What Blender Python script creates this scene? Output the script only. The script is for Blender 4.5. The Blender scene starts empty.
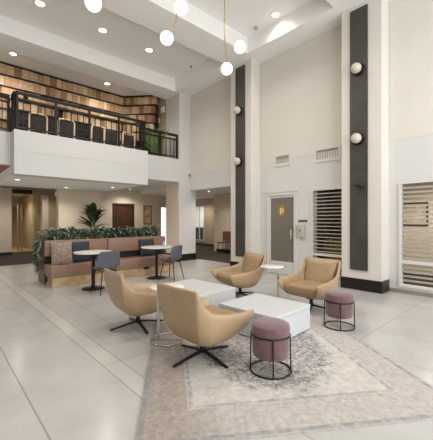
import bpy, bmesh, math, random
from mathutils import Vector, Matrix, Euler
random.seed(7)
S = bpy.context.scene
COL = S.collection
R = math.radians
PI = math.pi

# ------------------------------------------------------------------ camera, world, light, exposure
cam_d = bpy.data.cameras.new('camera')
cam = bpy.data.objects.new('camera', cam_d)
COL.objects.link(cam)
cam.location = (0, 0, 1.4)
cam.rotation_euler = (R(90), 0, R(47.5 - 90))
cam_d.sensor_fit = 'HORIZONTAL'
cam_d.sensor_width = 36
cam_d.lens = 36 * 312 / 433
cam_d.clip_start = 0.05
S.camera = cam
S.view_settings.view_transform = 'Standard'
S.view_settings.look = 'None'
S.view_settings.gamma = 1
S.view_settings.use_curve_mapping = False
S.view_settings.exposure = -0.08

w = bpy.data.worlds.new('daylight'); S.world = w
w.use_nodes = True
bg = w.node_tree.nodes['Background']
bg.inputs['Color'].default_value = (0.95, 0.975, 1.0, 1)
bg.inputs['Strength'].default_value = 1.15

def area(name, loc, rot, sx, sy, power, color=(1, 0.96, 0.9)):
    d = bpy.data.lights.new(name, 'AREA')
    d.shape = 'RECTANGLE'; d.size = sx; d.size_y = sy
    d.energy = power; d.color = color
    o = bpy.data.objects.new(name, d)
    o.location = loc; o.rotation_euler = rot
    COL.objects.link(o)
    return o
# daylight through the tall glazing behind the viewpoint
area('daylight_rear', (2.6, -3.35, 2.8), (R(112), 0, 0), 7.5, 5.0, 430, (0.92, 0.965, 1.0))

# ------------------------------------------------------------------ helpers
def lin(h):
    h = h.lstrip('#')
    out = []
    for i in (0, 2, 4):
        c = int(h[i:i + 2], 16) / 255
        out.append(c / 12.92 if c <= 0.04045 else ((c + 0.055) / 1.055) ** 2.4)
    return (*out, 1)

def mat(name, col, rough=0.6, metal=0.0, spec=0.5, noise=0.0, nscale=8, col2=None, bump=0.0, bscale=60,
        trans=0.0, alpha=1.0, emit=None, estr=0.0, sheen=0.0):
    m = bpy.data.materials.new(name); m.use_nodes = True
    nt = m.node_tree; b = nt.nodes['Principled BSDF']
    c = lin(col)
    b.inputs['Base Color'].default_value = c
    b.inputs['Roughness'].default_value = rough
    b.inputs['Metallic'].default_value = metal
    b.inputs['Specular IOR Level'].default_value = spec
    b.inputs['Transmission Weight'].default_value = trans
    b.inputs['Alpha'].default_value = alpha
    if sheen: b.inputs['Sheen Weight'].default_value = sheen
    if emit:
        b.inputs['Emission Color'].default_value = lin(emit)
        b.inputs['Emission Strength'].default_value = estr
    tc = nt.nodes.new('ShaderNodeTexCoord')
    if noise or col2:
        n = nt.nodes.new('ShaderNodeTexNoise'); n.inputs['Scale'].default_value = nscale
        n.inputs['Detail'].default_value = 5
        nt.links.new(tc.outputs['Object'], n.inputs['Vector'])
        mx = nt.nodes.new('ShaderNodeMix'); mx.data_type = 'RGBA'
        c2 = lin(col2) if col2 else tuple(min(1, q * (1 - noise)) for q in c[:3]) + (1,)
        mx.inputs[6].default_value = c; mx.inputs[7].default_value = c2
        rp = nt.nodes.new('ShaderNodeMapRange')
        rp.inputs[1].default_value = 0.35; rp.inputs[2].default_value = 0.65
        nt.links.new(n.outputs['Fac'], rp.inputs[0])
        nt.links.new(rp.outputs[0], mx.inputs[0])
        nt.links.new(mx.outputs[2], b.inputs['Base Color'])
    if bump:
        n2 = nt.nodes.new('ShaderNodeTexNoise'); n2.inputs['Scale'].default_value = bscale
        nt.links.new(tc.outputs['Object'], n2.inputs['Vector'])
        bp = nt.nodes.new('ShaderNodeBump'); bp.inputs['Strength'].default_value = bump
        bp.inputs['Distance'].default_value = 0.01
        nt.links.new(n2.outputs['Fac'], bp.inputs['Height'])
        nt.links.new(bp.outputs['Normal'], b.inputs['Normal'])
    return m

def box(bm, x0, x1, y0, y1, z0, z1):
    v = [bm.verts.new(p) for p in ((x0, y0, z0), (x1, y0, z0), (x1, y1, z0), (x0, y1, z0),
                                   (x0, y0, z1), (x1, y0, z1), (x1, y1, z1), (x0, y1, z1))]
    for f in ((0, 3, 2, 1), (4, 5, 6, 7), (0, 1, 5, 4), (1, 2, 6, 5), (2, 3, 7, 6), (3, 0, 4, 7)):
        bm.faces.new([v[i] for i in f])
    return v

def prism(bm, pts, z0, z1):
    a = [bm.verts.new((x, y, z0)) for x, y in pts]
    b = [bm.verts.new((x, y, z1)) for x, y in pts]
    n = len(pts)
    bm.faces.new(a[::-1]); bm.faces.new(b)
    for i in range(n):
        bm.faces.new((a[i], a[(i + 1) % n], b[(i + 1) % n], b[i]))

def rod(bm, p, q, r0, r1=None, seg=10):
    r1 = r0 if r1 is None else r1
    p, q = Vector(p), Vector(q)
    d = (q - p).normalized()
    up = Vector((0, 0, 1)) if abs(d.z) < 0.95 else Vector((1, 0, 0))
    a = d.cross(up).normalized(); b = d.cross(a)
    ra, rb = [], []
    for i in range(seg):
        t = 2 * PI * i / seg
        o = a * math.cos(t) + b * math.sin(t)
        ra.append(bm.verts.new(p + o * r0)); rb.append(bm.verts.new(q + o * r1))
    for i in range(seg):
        bm.faces.new((ra[i], ra[(i + 1) % seg], rb[(i + 1) % seg], rb[i]))
    bm.faces.new(ra[::-1]); bm.faces.new(rb)

def tube(bm, pts, r, seg=8, closed=False):
    pts = [Vector(p) for p in pts]
    n = len(pts); rings = []
    prev = None
    for i, p in enumerate(pts):
        if closed: t = (pts[(i + 1) % n] - pts[i - 1]).normalized()
        else: t = (pts[min(i + 1, n - 1)] - pts[max(i - 1, 0)]).normalized()
        if prev is None:
            up = Vector((0, 0, 1)) if abs(t.z) < 0.9 else Vector((1, 0, 0))
            a = t.cross(up).normalized()
        else:
            a = (prev - t * prev.dot(t)).normalized()
        prev = a
        b = t.cross(a)
        rings.append([bm.verts.new(p + (a * math.cos(2 * PI * k / seg) + b * math.sin(2 * PI * k / seg)) * r) for k in range(seg)])
    m = n if closed else n - 1
    for i in range(m):
        A, B = rings[i], rings[(i + 1) % n]
        for k in range(seg):
            bm.faces.new((A[k], A[(k + 1) % seg], B[(k + 1) % seg], B[k]))
    if not closed:
        bm.faces.new(rings[0][::-1]); bm.faces.new(rings[-1])

def circle(r, z, n=40, cx=0, cy=0):
    return [(cx + r * math.cos(2 * PI * i / n), cy + r * math.sin(2 * PI * i / n), z) for i in range(n)]

def lathe(bm, prof, seg=32, cx=0, cy=0, cz=0):
    rings = []
    for r, z in prof:
        if r < 1e-6: rings.append([bm.verts.new((cx, cy, cz + z))])
        else: rings.append([bm.verts.new((cx + r * math.cos(2 * PI * k / seg), cy + r * math.sin(2 * PI * k / seg), cz + z)) for k in range(seg)])
    for A, B in zip(rings, rings[1:]):
        for k in range(seg):
            k2 = (k + 1) % seg
            if len(A) == 1 and len(B) == 1: continue
            if len(A) == 1: bm.faces.new((A[0], B[k2], B[k]))
            elif len(B) == 1: bm.faces.new((A[k], A[k2], B[0]))
            else: bm.faces.new((A[k], A[k2], B[k2], B[k]))
    if len(rings[0]) > 1: bm.faces.new(rings[0][::-1])
    if len(rings[-1]) > 1: bm.faces.new(rings[-1])

def ball(bm, c, r, seg=20, rings=12, sz=1.0):
    lathe(bm, [(r * math.sin(PI * i / rings), -r * sz * math.cos(PI * i / rings)) for i in range(rings + 1)], seg, *c)

def rbox(bm, x0, x1, y0, y1, z0, z1, r=0.02, seg=3):
    t = bmesh.new()
    box(t, x0, x1, y0, y1, z0, z1)
    bmesh.ops.bevel(t, geom=t.edges[:], offset=r, segments=seg, profile=0.5, affect='EDGES')
    me = bpy.data.meshes.new('t'); t.to_mesh(me); t.free()
    bm.from_mesh(me); bpy.data.meshes.remove(me)

def obj(name, bm, m, parent=None, smooth=False, loc=None, rot=None, subd=0):
    bmesh.ops.recalc_face_normals(bm, faces=bm.faces[:])
    me = bpy.data.meshes.new(name)
    bm.to_mesh(me); bm.free()
    for mm in (m if isinstance(m, (list, tuple)) else [m]): me.materials.append(mm)
    o = bpy.data.objects.new(name, me); COL.objects.link(o)
    if smooth:
        for p in me.polygons: p.use_smooth = True
        if smooth == 'auto':
            me.set_sharp_from_angle(angle=R(40))
    if parent: o.parent = parent
    if loc: o.location = loc
    if rot: o.rotation_euler = rot
    if subd:
        md = o.modifiers.new('s', 'SUBSURF'); md.levels = subd; md.render_levels = subd
    return o

def tag(o, label, cat, group=None):
    o['label'] = label; o['category'] = cat
    if group: o['group'] = group
    return o

def thing(name, label, cat, loc=(0, 0, 0), rz=0, group=None):
    o = bpy.data.objects.new(name, None); COL.objects.link(o)
    o.empty_display_size = 0.1
    o.location = loc; o.rotation_euler = (0, 0, rz)
    return tag(o, label, cat, group)

def struct(name, bm, m, parent=None, **k):
    o = obj(name, bm, m, parent, **k)
    if not parent: o['kind'] = 'structure'
    return o

def dup(root, loc, rz=None, label=None):
    def cp(o, par):
        c = o.copy(); COL.objects.link(c)
        if par is not None: c.parent = par
        for ch in list(o.children): cp(ch, c)
        return c
    r = cp(root, None)
    r.location = loc
    if rz is not None: r.rotation_euler = (0, 0, rz)
    if label: r['label'] = label
    return r

def sbox(name, m, *b, parent=None):
    bm = bmesh.new(); box(bm, *b)
    return struct(name, bm, m, parent)

# ------------------------------------------------------------------ materials
M_wall = mat('warm white plaster', '#dad4cb', 0.75, noise=0.03, nscale=1.5, bump=0.03, bscale=90)
M_white = mat('white painted plaster', '#d4d2ce', 0.65, noise=0.02, nscale=2)
M_ceil = mat('ceiling paint', '#f2f0ec', 0.85)
M_tan = mat('tan plaster', '#b5a184', 0.8, noise=0.05, nscale=2)
M_beige = mat('beige plaster', '#d5c7b0', 0.8, noise=0.04, nscale=2)
M_black = mat('black skirting', '#14120f', 0.35)
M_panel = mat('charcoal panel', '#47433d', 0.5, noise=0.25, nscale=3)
M_metal_blk = mat('black powder coated steel', '#1b1816', 0.4, metal=0.3)
M_chrome = mat('brushed steel', '#c9c8c6', 0.25, metal=1.0)
M_brass = mat('brass', '#b08d57', 0.3, metal=1.0)
M_leather = mat('tan leather', '#ad9272', 0.32, noise=0.08, nscale=5, bump=0.05, bscale=150)
M_leather_seat = mat('tan leather seat', '#a18563', 0.36, noise=0.08, nscale=5, bump=0.05, bscale=150)
M_pouf = mat('mauve velvet', '#735557', 0.85, noise=0.2, nscale=14, sheen=0.3, bump=0.08, bscale=70)
M_table = mat('white stone table', '#c8caca', 0.4, noise=0.04, nscale=6)
M_top = mat('white laminate top', '#dfdcd6', 0.35)
M_shell = mat('slate grey plastic', '#565a61', 0.55)
M_bench = mat('brown leather upholstery', '#8f705b', 0.5, noise=0.1, nscale=6)
M_oak = mat('pale oak', '#c7ab84', 0.5, col2='#b08f66', nscale=5)
M_darkgap = mat('black backing board', '#151312', 0.7)
M_leaf = mat('grey green leaf', '#3a4d36', 0.45, col2='#7b8c76', nscale=9)
M_leaf2 = mat('deep green leaf', '#26331f', 0.45, col2='#3a4a2c', nscale=5)
M_fern = mat('fresh green frond', '#5f7a42', 0.55, col2='#7f9858', nscale=7)
M_soil = mat('potting soil', '#2b211a', 0.95)
M_pot = mat('dark planter pot', '#3a342e', 0.6)
M_navy = mat('navy woven cloth', '#262a33', 0.9, col2='#3d424c', nscale=45)
M_beigecush = mat('taupe patterned cloth', '#7d6b60', 0.95, col2='#a08f82', nscale=22)
M_carpet = mat('dark brown carpet', '#2c2219', 0.95, col2='#3b2f23', nscale=25)
M_woodtan = mat('honey wood', '#a0784c', 0.5, col2='#8a6238', nscale=4)
M_walnut = mat('dark walnut door', '#3f2718', 0.4, col2='#4f3220', nscale=6)
M_globe = mat('opal glass globe', '#fff6e6', 0.35, emit='#fff0d8', estr=1.8)
M_lamp = mat('downlight lens', '#fff6e8', 0.3, emit='#fff0da', estr=6)
M_trim = mat('downlight trim', '#f0ece4', 0.4)
M_glassfrost = mat('frosted grey glass', '#837d70', 0.3, trans=0.2, noise=0.06, nscale=1.5)
M_glass = mat('clear glass', '#20211f', 0.03, alpha=0.06, spec=0.5)
M_film = mat('frosted film strip', '#b8b1a6', 0.6, alpha=0.7)
M_gold = mat('gold leaf', '#c49a3f', 0.35, metal=0.7)
M_letter = mat('white lettering', '#f2efe8', 0.5)
M_grey = mat('grey dispenser plastic', '#b9b2a6', 0.5)
M_navysign = mat('dark blue sign', '#27303c', 0.4)
M_vent = mat('vent grille', '#b3aa98', 0.5)
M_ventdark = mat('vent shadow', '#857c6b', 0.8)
M_cream = mat('cream chair frame', '#d8c49c', 0.5)
M_seatdark = mat('charcoal seat', '#2b2723', 0.8)
M_red = mat('russet seat', '#6d4029', 0.6)

def floor_material():
    m = bpy.data.materials.new('polished stone tile'); m.use_nodes = True
    nt = m.node_tree; b = nt.nodes['Principled BSDF']; L = nt.links
    def math_(op, a, bb=None):
        n = nt.nodes.new('ShaderNodeMath'); n.operation = op
        for i, q in enumerate((a, bb)):
            if q is None: continue
            if isinstance(q, (int, float)): n.inputs[i].default_value = q
            else: L.new(q, n.inputs[i])
        return n.outputs[0]
    tc = nt.nodes.new('ShaderNodeTexCoord')
    sx = nt.nodes.new('ShaderNodeSeparateXYZ'); L.new(tc.outputs['Object'], sx.inputs[0])
    X, Y = sx.outputs[0], sx.outputs[1]
    P = 0.81; QY = 1.37
    right = math_('GREATER_THAN', X, 1.5)
    band = math_('MULTIPLY', math_('GREATER_THAN', X, 1.22), math_('LESS_THAN', X, 1.39))
    fx = math_('FLOORED_MODULO', math_('SUBTRACT', X, 0.985), P)
    fy = math_('FLOORED_MODULO', math_('SUBTRACT', Y, 1.555), QY)
    def near(v, c, wd):
        return math_('LESS_THAN', math_('ABSOLUTE', math_('SUBTRACT', v, c)), wd)
    l1 = math_('MULTIPLY', near(fx, 0.004, 0.004), right)
    l2 = math_('MAXIMUM', math_('MAXIMUM', near(X, 1.22, 0.005), near(X, 1.39, 0.0045)), math_('MAXIMUM', near(X, 0.562, 0.006), near(X, -0.1, 0.006)))
    l3 = math_('MULTIPLY', near(fy, 0.003, 0.004), math_('GREATER_THAN', X, 1.22))
    line = math_('MAXIMUM', math_('MAXIMUM', l1, l2), l3)
    cell = nt.nodes.new('ShaderNodeTexWhiteNoise'); cell.noise_dimensions = '3D'
    cx = nt.nodes.new('ShaderNodeCombineXYZ')
    L.new(math_('FLOOR', math_('DIVIDE', math_('SUBTRACT', X, 0.985), P)), cx.inputs[0])
    L.new(math_('FLOOR', math_('DIVIDE', math_('SUBTRACT', Y, 1.555), QY)), cx.inputs[1])
    L.new(band, cx.inputs[2])
    L.new(cx.outputs[0], cell.inputs['Vector'])
    n = nt.nodes.new('ShaderNodeTexNoise'); n.inputs['Scale'].default_value = 2.2
    n.inputs['Detail'].default_value = 8; n.inputs['Roughness'].default_value = 0.6
    L.new(tc.outputs['Object'], n.inputs['Vector'])
    f = math_('ADD', math_('MULTIPLY', cell.outputs['Value'], 0.12), math_('MULTIPLY', n.outputs['Fac'], 0.85))
    mx = nt.nodes.new('ShaderNodeMix'); mx.data_type = 'RGBA'
    mx.inputs[6].default_value = lin('#a5a29d'); mx.inputs[7].default_value = lin('#c9c7c3')
    L.new(f, mx.inputs[0])
    mb = nt.nodes.new('ShaderNodeMix'); mb.data_type = 'RGBA'
    mb.inputs[7].default_value = lin('#d6d1c6')
    L.new(mx.outputs[2], mb.inputs[6]); L.new(math_('MULTIPLY', band, 0.3), mb.inputs[0])
    ml = nt.nodes.new('ShaderNodeMix'); ml.data_type = 'RGBA'
    ml.inputs[7].default_value = lin('#8b8276')
    L.new(mb.outputs[2], ml.inputs[6]); L.new(math_('MULTIPLY', line, 0.75), ml.inputs[0])
    L.new(ml.outputs[2], b.inputs['Base Color'])
    b.inputs['Roughness'].default_value = 0.2
    b.inputs['Specular IOR Level'].default_value = 0.5
    return m
M_floor = floor_material()

def rug_material():
    m = bpy.data.materials.new('faded oriental rug'); m.use_nodes = True
    nt = m.node_tree; b = nt.nodes['Principled BSDF']; L = nt.links
    def math_(op, a, bb=None, cl=False):
        n = nt.nodes.new('ShaderNodeMath'); n.operation = op; n.use_clamp = cl
        for i, q in enumerate((a, bb)):
            if q is None: continue
            if isinstance(q, (int, float)): n.inputs[i].default_value = q
            else: L.new(q, n.inputs[i])
        return n.outputs[0]
    def mix(fac, a, c):
        n = nt.nodes.new('ShaderNodeMix'); n.data_type = 'RGBA'
        L.new(fac, n.inputs[0])
        if isinstance(a, str): n.inputs[6].default_value = lin(a)
        else: L.new(a, n.inputs[6])
        if isinstance(c, str): n.inputs[7].default_value = lin(c)
        else: L.new(c, n.inputs[7])
        return n.outputs[2]
    def noise(s, d=6, r=0.6):
        n = nt.nodes.new('ShaderNodeTexNoise'); n.inputs['Scale'].default_value = s
        n.inputs['Detail'].default_value = d; n.inputs['Roughness'].default_value = r
        L.new(tc.outputs['Object'], n.inputs['Vector'])
        return n.outputs['Fac']
    def ramp(v, a, c):
        n = nt.nodes.new('ShaderNodeMapRange'); n.inputs[1].default_value = a; n.inputs[2].default_value = c
        L.new(v, n.inputs[0]); return n.outputs[0]
    tc = nt.nodes.new('ShaderNodeTexCoord')
    sx = nt.nodes.new('ShaderNodeSeparateXYZ'); L.new(tc.outputs['Object'], sx.inputs[0])
    ax = math_('ABSOLUTE', sx.outputs[0]); ay = math_('ABSOLUTE', sx.outputs[1])
    HX, HY = 1.525, 1.19
    dx = math_('SUBTRACT', HX, ax); dy = math_('SUBTRACT', HY, ay)
    de = math_('MINIMUM', dx, dy)                       # distance from the rug edge
    wob = math_('MULTIPLY', math_('SUBTRACT', noise(14), 0.5), 0.03)
    de = math_('ADD', de, wob)
    base = mix(ramp(noise(14), 0.35, 0.65), '#b9b2ab', '#cbc5be')
    bord = mix(ramp(noise(22, 8, 0.7), 0.36, 0.64), '#aaa29b', '#c0bab4')
    worn = math_('MULTIPLY', ramp(math_('ADD', sx.outputs[1], math_('MULTIPLY', math_('SUBTRACT', noise(3), 0.5), 0.5)), 0.55, 0.95), 0.75)
    bord = mix(worn, bord, mix(ramp(noise(26, 8, 0.75), 0.36, 0.62), '#7f7269', '#a89c92'))
    inb = math_('LESS_THAN', de, 0.345)
    c = mix(inb, base, bord)
    # medallion with a worn blue-grey figure
    r = math_('SQRT', math_('ADD', math_('POWER', math_('DIVIDE', sx.outputs[0], 1.08), 2), math_('POWER', math_('DIVIDE', sx.outputs[1], 0.72), 2)))
    r = math_('ADD', r, math_('MULTIPLY', math_('SUBTRACT', noise(7), 0.5), 0.45))
    inm = ramp(r, 1.02, 0.9)
    vor = nt.nodes.new('ShaderNodeTexVoronoi'); vor.feature = 'DISTANCE_TO_EDGE'; vor.inputs['Scale'].default_value = 19
    L.new(tc.outputs['Object'], vor.inputs['Vector'])
    fig = math_('MULTIPLY', ramp(vor.outputs['Distance'], 0.2, 0.02), ramp(noise(13, 8, 0.8), 0.40, 0.58))
    fig = math_('MAXIMUM', fig, math_('MULTIPLY', ramp(noise(30, 8, 0.85), 0.46, 0.6), 0.9), True)
    c = mix(math_('MULTIPLY', inm, math_('MULTIPLY', fig, 0.97)), c, '#54545b')
    # fine worn pattern everywhere
    spk = ramp(noise(48, 8, 0.85), 0.5, 0.66)
    c = mix(math_('MULTIPLY', spk, 0.45), c, '#857d79')
    # blue-grey guard stripes
    def stripe(p, wd, amt):
        s = math_('LESS_THAN', math_('ABSOLUTE', math_('SUBTRACT', de, p)), wd)
        return math_('MULTIPLY', s, math_('MULTIPLY', ramp(noise(12), 0.3, 0.6), amt))
    c = mix(stripe(0.37, 0.018, 0.65), c, '#7f838a')
    c = mix(stripe(0.025, 0.02, 0.7), c, '#7f838a')
    L.new(c, b.inputs['Base Color'])
    b.inputs['Roughness'].default_value = 0.95
    b.inputs['Specular IOR Level'].default_value = 0.1
    return m
M_rug = rug_material()

# ------------------------------------------------------------------ room shell
WX = 6.68           # right wall plane
PX = 6.31           # pilaster face
CZ = 6.13           # tray ceilings
BZ = 5.72           # beam soffit
sbox('floor', M_floor, -4.4, 7.1, -3.4, 11.4, -0.15, 0.0)
bm = bmesh.new()
prism(bm, [(-1, 11.4), (7.1, 11.4), (7.1, 6.0), (12.5, 6.0), (12.5, 16), (-1, 16)], -0.15, 0.0)
struct('floor_carpet', bm, M_carpet)
sbox('floor_corridor', mat('tan corridor floor', '#b89b72', 0.6, col2='#a78a60', nscale=3), 1.6, 5.2, 16, 22, -0.15, 0.0)

# right wall with its openings, as one shell
bm = bmesh.new()
Z0, Z1 = 0.0, CZ
def wx(y0, y1, z0, z1): box(bm, WX, WX + 0.25, y0, y1, z0, z1)
SP = 2.96
wx(-3.4, 0.2, 0, SP)
wx(0.2, 2.065, 0, 0.12); wx(0.2, 2.065, 2.11, SP)           # window 3
wx(2.065, 3.1, 0, SP)
wx(3.1, 3.945, 0, 0.12); wx(3.1, 3.945, 2.11, SP)           # window 2
wx(3.945, 4.366, 0, SP)
wx(4.366, 5.267, 2.12, SP)                                  # door
wx(5.267, 6.45, 0, SP)
wx(6.45, 8.66, 2.43, SP)                                    # wide opening
struct('wall_right', bm, M_white)
sbox('wall_light_blocker', M_tan, -4.6, -4.4, -3.4, 11.4, 0, CZ)  # unseen wall, added to keep light from coming in on the left
sbox('wall_right_upper', M_wall, WX + 0.012, WX + 0.25, -3.4, 8.66, SP, CZ)
sbox('trim_1', M_white, WX - 0.006, WX + 0.012, -3.4, 8.66, SP - 0.012, SP + 0.006)
# corner column under and beside the gallery
sbox('wall_column', [M_white][0], 6.23, WX + 0.25, 8.66, 9.47, 0, CZ)
sbox('wall_column_side', mat('pinkish beige plaster', '#dccdbb', 0.8), 6.222, 6.23, 8.70, 9.47, 0.23, 2.69)
bm = bmesh.new(); box(bm, 6.21, WX + 0.26, 8.64, 9.47, 0, 0.23)
struct('baseboard_column', bm, M_black)
for n, (y0, y1) in enumerate(((2.25, 3.03), (5.52, 6.28))):
    sbox('wall_pilaster' + ('' if n == 0 else '_rear'), M_wall, PX, WX, y0, y1, 0.23, BZ)
    sbox('baseboard_pilaster' + ('' if n == 0 else '_rear'), M_black, PX - 0.015, WX, y0 - 0.015, y1 + 0.015, 0, 0.23)
    c = (y0 + y1) / 2 + (0.03 if n == 0 else 0.0)
    sbox('trim_%d' % (n + 2), M_panel, PX - 0.03, PX, c - 0.17, c + 0.17, 0.40, 5.62)
sbox('baseboard_right', mat('grey skirting', '#8d867b', 0.5), WX - 0.012, WX, -3.4, 2.23, 0, 0.07)

# ceiling, beams, soffits
sbox('ceiling', M_ceil, -4.4, WX + 0.25, -3.4, 9.47, CZ, CZ + 0.2)
for k, (y0, y1) in enumerate(((-0.99, -0.17), (2.25, 3.07), (5.42, 6.23), (8.66, 9.47))):
    sbox('ceiling_beam' + ('', '_near', '_middle', '_gallery')[k], M_ceil, -4.4, 6.05 if k < 3 else 6.23, y0, y1, BZ, CZ)
sbox('ceiling_soffit', M_ceil, 6.05, WX + 0.012, -3.4, 8.66, BZ, CZ)
sbox('ceiling_gallery', M_ceil, -1, 6.9, 9.47, 11.2, 5.93, 6.2)

# gallery slab, fascia and undersides
bm = bmesh.new()
box(bm, -1, 6.23, 8.66, 12.6, 2.69, 3.15)
box(bm, -1, 6.23, 8.66, 8.80, 3.15, 3.46)
struct('gallery_slab', bm, M_white)
bm = bmesh.new()
box(bm, 1.39, 4.80, 8.28, 8.66, 2.45, 2.975)
box(bm, 1.39, 4.80, 8.29, 8.66, 2.975, 2.985)
box(bm, 1.39, 4.80, 8.28, 8.66, 2.985, 3.46)
struct('gallery_balcony_front', bm, M_white)
sbox('ceiling_lower', M_ceil, 1.39, 4.80, 8.66, 11.45, 2.45, 2.69)
sbox('ceiling_lower_left', M_woodtan, -1, 1.39, 8.80, 12.6, 2.67, 2.69)
sbox('ceiling_back', M_tan, -1, 9.5, 12.6, 16, 2.69, 2.9)
# upper walls behind the gallery
sbox('wall_gallery_back', M_tan, -1, 5.4, 10.97, 11.1, 3.15, 5.93)
bm = bmesh.new(); prism(bm, [(5.30, 11.1), (5.40, 11.1), (6.40, 9.99), (6.23, 9.99)], 3.15, 5.93)
struct('wall_gallery_corner', bm, M_tan)
sbox('wall_gallery_right', M_tan, 6.23, 6.4, 9.47, 10.05, 3.15, 5.93)

# ground floor rear walls
sbox('wall_back_cream', M_beige, 3.22, 4.66, 11.5, 11.75, 0, 2.69)
sbox('wall_back_return', M_beige, 4.56, 4.66, 11.75, 12.6, 0, 2.69)
bm = bmesh.new()
box(bm, 4.66, 5.627, 12.6, 12.8, 0, 2.69); box(bm, 5.627, 6.612, 12.6, 12.8, 2.11, 2.69)
box(bm, 6.612, 7.95, 12.6, 12.8, 0, 2.69); box(bm, 7.95, 8.55, 12.6, 12.8, 2.05, 2.69); box(bm, 8.55, 9.0, 12.6, 12.8, 0, 2.69)
struct('wall_back', bm, M_beige)
sbox('wall_back_left', M_beige, -1, 2.40, 14.8, 15.0, 0, 2.69)
sbox('baseboard_back_left', M_black, -1, 2.41, 14.785, 14.8, 0, 0.12)
bm = bmesh.new()
box(bm, 2.40, 4.0, 14.8, 15.0, 2.45, 2.69); box(bm, 3.72, 5.6, 14.8, 15.0, 0, 2.45)
struct('wall_corridor_front', bm, M_tan)
sbox('wall_corridor_column', M_beige, 3.48, 3.72, 14.7, 15.0, 0, 2.45)
sbox('wall_corridor_left', M_beige, 2.2, 2.40, 15.0, 19.5, 0, 2.69)
sbox('wall_corridor_end', M_beige, 2.2, 5.2, 19.5, 19.7, 0, 2.69)
sbox('wall_corridor_right', mat('corridor glazing', '#c2b38f', 0.25, noise=0.15, nscale=2), 3.50, 3.6, 15.0, 19.5, 0, 2.69)
sbox('ceiling_corridor', M_ceil, 2.2, 5.2, 15.0, 19.7, 2.62, 2.8)
# right-hand passage beyond the wide opening
sbox('wall_passage_near', M_beige, 6.93, 9.4, 6.3, 6.45, 0, 2.7)
sbox('wall_passage_back', M_beige, 9.4, 9.6, 6.45, 10.42, 0.0, 2.7)
sbox('baseboard_passage', M_black, 9.385, 9.4, 6.45, 10.25, 0, 0.13)
sbox('wall_passage_far', M_tan, 10.95, 11.15, 10.25, 15.0, 0, 2.7)
sbox('baseboard_passage_far', M_black, 10.935, 10.95, 10.25, 15.0, 0, 0.13)
sbox('ceiling_passage', M_ceil, 6.93, 11.2, 6.3, 15.0, 2.55, 2.7)
sbox('ceiling_back_right', M_ceil, 6.23, 6.93, 9.47, 12.6, 2.69, 2.9)

# rooms behind the windows
sbox('wall_office_back', M_beige, 9.3, 9.5, -1.0, 6.2, 0, 2.7)
sbox('ceiling_office', M_ceil, 6.93, 9.5, -1.0, 6.2, 2.55, 2.7)
sbox('floor_office', M_carpet, 6.93, 9.5, -1.0, 6.2, -0.1, 0.0)
sbox('wall_office_divide', M_beige, 6.93, 9.3, 3.0, 3.1, 0, 2.55)
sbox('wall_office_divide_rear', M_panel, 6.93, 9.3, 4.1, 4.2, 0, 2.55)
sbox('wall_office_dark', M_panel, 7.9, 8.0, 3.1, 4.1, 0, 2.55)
sbox('wall_office_end', M_beige, 6.93, 9.3, 6.0, 6.2, 0, 2.55)

# ------------------------------------------------------------------ doors and windows
def window(n, y0, y1, z0, z1, zr, strips):
    bm = bmesh.new()
    t = 0.045; xa, xb = WX - 0.03, WX + 0.08
    box(bm, xa, xb, y0, y0 + t, z0, z1); box(bm, xa, xb, y1 - t, y1, z0, z1)
    box(bm, xa, xb, y0 + t, y1 - t, z0, z0 + t); box(bm, xa, xb, y0 + t, y1 - t, z1 - 0.02, z1)
    box(bm, xa, xb, y0 + t, y1 - t, zr - 0.03, zr + 0.025)
    o = struct('window_%d' % n, bm, M_white)
    bm = bmesh.new(); box(bm, WX + 0.02, WX + 0.028, y0 + t, y1 - t, z0 + t, z1 - 0.02)
    obj('window_pane', bm, M_glass, o)
    bm = bmesh.new()
    z = z1 - 0.10
    while z > z0 + 0.1:
        if abs(z - zr) > 0.05:
            box(bm, WX + 0.010, WX + 0.016, y0 + t, y1 - t, z - strips / 2, z + strips / 2)
        z -= 0.084
    obj('frosted_film', bm, M_film, o)
    return o
window(2, 3.05, 3.945, 0.12, 2.11, 0.60, 0.026)
window(3, 0.2, 2.065, 0.12, 2.11, 0.60, 0.040)

bm = bmesh.new()
y0, y1 = 4.366, 5.267
box(bm, WX - 0.03, WX + 0.1, y0, y0 + 0.05, 0, 2.12); box(bm, WX - 0.03, WX + 0.1, y1 - 0.05, y1, 0, 2.12)
box(bm, WX - 0.03, WX + 0.1, y0 + 0.05, y1 - 0.05, 2.04, 2.12)
box(bm, WX - 0.045, WX, y0 - 0.05, y1 + 0.05, 2.12, 2.17)
door = struct('door_1', bm, M_white)
bm = bmesh.new(); a, b_ = y0 + 0.05, y1 - 0.05
box(bm, WX, WX + 0.045, a, a + 0.03, 0.01, 2.04); box(bm, WX, WX + 0.045, b_ - 0.06, b_, 0.01, 2.04)
box(bm, WX, WX + 0.045, a + 0.03, b_ - 0.06, 0.01, 0.33); box(bm, WX, WX + 0.045, a + 0.03, b_ - 0.06, 1.975, 2.04)
obj('door_stile', bm, M_white, door)
bm = bmesh.new(); box(bm, WX + 0.015, WX + 0.025, a + 0.03, b_ - 0.06, 0.33, 1.975)
gl = obj('door_glass', bm, M_glassfrost, door); gl['label'] = 'grey frosted glass'
bm = bmesh.new()
tube(bm, [(WX, 4.475, 1.17), (WX - 0.06, 4.475, 1.16), (WX - 0.075, 4.475, 1.12), (WX - 0.075, 4.475, 0.92), (WX - 0.06, 4.475, 0.88), (WX, 4.475, 0.87)], 0.014, 8)
hd = obj('door_handle', bm, M_chrome, door, smooth=True); hd['label'] = 'chrome handle'
bm = bmesh.new()
pts = []
for i in range(40):
    r = 0.135 if (i // 2) % 2 == 0 else 0.112
    t = 2 * PI * i / 40
    pts.append((4.80 + r * math.cos(t), 1.645 + r * 1.12 * math.sin(t)))
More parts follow.
